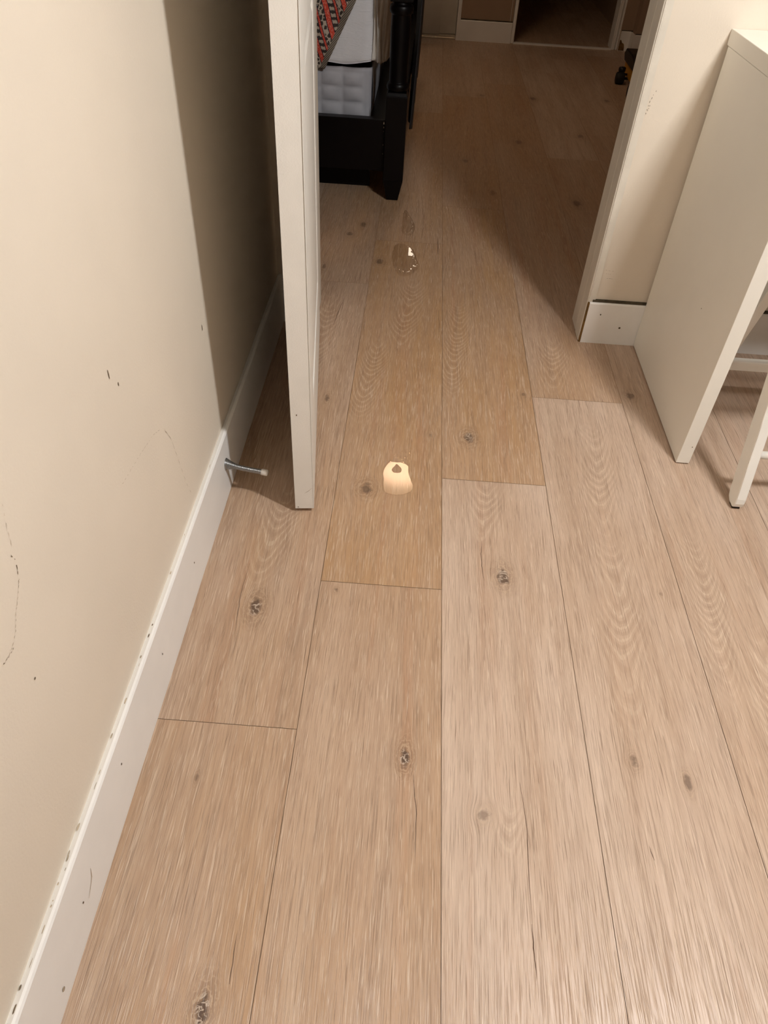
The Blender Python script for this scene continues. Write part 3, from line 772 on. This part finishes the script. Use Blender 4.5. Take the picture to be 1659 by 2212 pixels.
# black cloth hanging along the side of the bed
b = MB()
def drape(u, v):
    y = 2.98+1.45*u; zb = .20-.03*math.sin(u*9)-.06*u; z = zb+(.66-zb)*v
    return (-.034+.006*math.sin(u*26+v*2)+.004*math.sin(u*61)-.01*(1-v), y, z)
b.grid(drape, 80, 24)
o = b.build('throw', M_DRAPE, recalc=False); sm = o.modifiers.new('solid', 'SOLIDIFY'); sm.thickness = .004; sm.offset = 1
tag(o, 'black cloth hanging down the side of the bed behind the post', 'throw')

# ------------------------------------------------------------------ closet at the far wall
cl = thing('sliding_closet', (-.7, FARY+.04, 0), 'pale sliding closet doors with a metal floor track at the far wall', 'closet')
b = MB(); b.box((-.86, FARY+.012, .022), (.075, FARY+.040, 2.05)); b.build('sliding_door', M_CLOSET, cl, .001)
b = MB(); b.box((.055, FARY+.050, .022), (.183, FARY+.078, 2.05)); b.box((-1.6, FARY+.050, .022), (-.84, FARY+.078, 2.05)); b.build('sliding_door', M_CLOSET, cl, .001)
b = MB(); b.box((-1.6, FARY-.004, 0), (.184, FARY+.09, .010)); 
for y in (FARY+.000, FARY+.042, FARY+.08): b.box((-1.6, y, .010), (.184, y+.004, .020))
b.build('floor_track', M_TRACK, cl, .001)

# ------------------------------------------------------------------ yellow and black wheeled toy
ty = thing('wheeled_toy', (1.28, 4.72, 0), 'yellow and black wheeled toy half hidden behind the right door jamb', 'toy')
def toyx(u, v, t): return (t, u, v)
b = MB(); b.prism([(4.56,.028),(4.90,.028),(4.92,.088),(4.66,.085),(4.52,.075)], toyx, 1.150, 1.40); b.build('body', M_YELLOW, ty, .004)
b = MB(); b.prism([(4.56,.0785),(4.66,.0865),(4.925,.0895),(4.965,.120),(4.93,.150),(4.78,.150),(4.62,.128)], toyx, 1.142, 1.41); b.build('cover', M_TOYBLACK, ty, .006)
for (x, y, r, w_) in ((1.108, 4.78, .030, .046), (1.122, 4.485, .032, .05), (1.425, 4.78, .030, .046), (1.425, 4.485, .032, .05)):
    b = MB(); b.lathe([(r*.55, 0), (r*.9, .001), (r, .006), (r, w_-.006), (r*.9, w_-.001), (r*.55, w_)], (x-w_/2, y, r), (1, 0, 0), 28); b.build('wheel', M_RUBBER, ty)
for y, r in ((4.78, .030), (4.485, .032)):
    b = MB(); b.tube([(1.13, y, r), (1.41, y, r)], .007, 10); b.build('axle', M_TOYBLACK, ty)
b = MB(); b.lathe([(.018, 0), (.020, .003), (.020, .018), (.016, .022), (.0, .0225)], (1.115, 4.80, .0585), (0, 0, 1), 28); b.lathe([(.006, 0), (.006, .03)], (1.118, 4.80, .045), (1, 0, 0), 12); kn = b.build('knob', M_TOYBLACK, ty)
b = MB()
for a in range(3): b.box((1.104+.007*a, 4.794, .0808), (1.107+.007*a, 4.808, .0818))
b.build('knob_mark', M_BRASS, kn)

# ------------------------------------------------------------------ lamps
pl = thing('added_lantern', (.03, 4.86, CZ), 'unseen lantern added beside the bed head to be mirrored in the middle puddle', 'added lamp')  # invented lantern, out of view, gives the middle puddle its bright patch
b = MB(); b.tube([(.03, 4.86, CZ), (.03, 4.86, 1.125)], .003, 8); b.build('cord', M_TOYBLACK, pl)
b = MB(); b.box((-.022, 4.81, 1.03), (.082, 4.91, 1.118)); b.build('shade', emit('added_lantern_glow', (1, .85, .66), 9.0), pl, .003)
b = MB(); b.box((-.026, 4.806, 1.1185), (.086, 4.914, 1.127)); b.build('cap', M_TOYBLACK, pl, .002)
lt = thing('ceiling_light', (1.02, .44, CZ), 'three-globe hanging ceiling light in the near room', 'ceiling light')
b = MB(); a_, c_ = Vector(GLOBES[0]), Vector(GLOBES[2])
b.beam((a_.x-.05, a_.y+.035, CZ-.02), (c_.x+.05, c_.y-.035, CZ-.02), .07, .039, (0, 1, 0)); b.build('base', M_BRASS, lt, .004)
M_GLOBE = emit('lit_globe', GLOBE_COLOR, GLOBE_STRENGTH)
for g in GLOBES:
    b = MB(); b.tube([(g[0], g[1], g[2]+.046), (g[0], g[1], CZ-.04)], .014, 14); b.build('arm', M_BRASS, lt)
    b = MB(); b.lathe([(.048*math.sin(math.pi*i/18), .048*math.cos(math.pi*i/18)) for i in range(18, -1, -1)], g, (0, 0, 1), 28); b.build('globe', M_GLOBE, lt)
dl = thing('ceiling_light', DOME_AT, 'round dome ceiling light in the bedroom, mirrored in the puddles', 'ceiling light')
b = MB(); b.lathe([(.228, 0), (.228, .03), (.218, .034)], (DOME_AT[0], DOME_AT[1], CZ-.034), (0, 0, 1), 48); b.build('base', M_BRASS, dl)
b = MB(); b.lathe([(.001, -.085)]+[(.215*math.sin(a), -.085*math.cos(a)) for a in [math.pi/2*i/14 for i in range(1, 15)]], (DOME_AT[0], DOME_AT[1], CZ-.035), (0, 0, 1), 48)
t = NT('lit_dome')
# bulb behind frosted glass: brightest in the middle of the bowl
ln = t.n('ShaderNodeVectorMath', operation='LENGTH'); t.put(ln.inputs[0], t.scale(t.obj(), (1, 1, 0)))
e = t.n('ShaderNodeEmission'); e.inputs[0].default_value = (*DOME_COLOR, 1)
t.put(e.inputs[1], t.ramp(ln.outputs['Value'], .075, .205, DOME_STRENGTH, DOME_STRENGTH*.20))
t.t.links.new(e.outputs[0], t.out.inputs[0])
b.build('dome', t.m, dl)
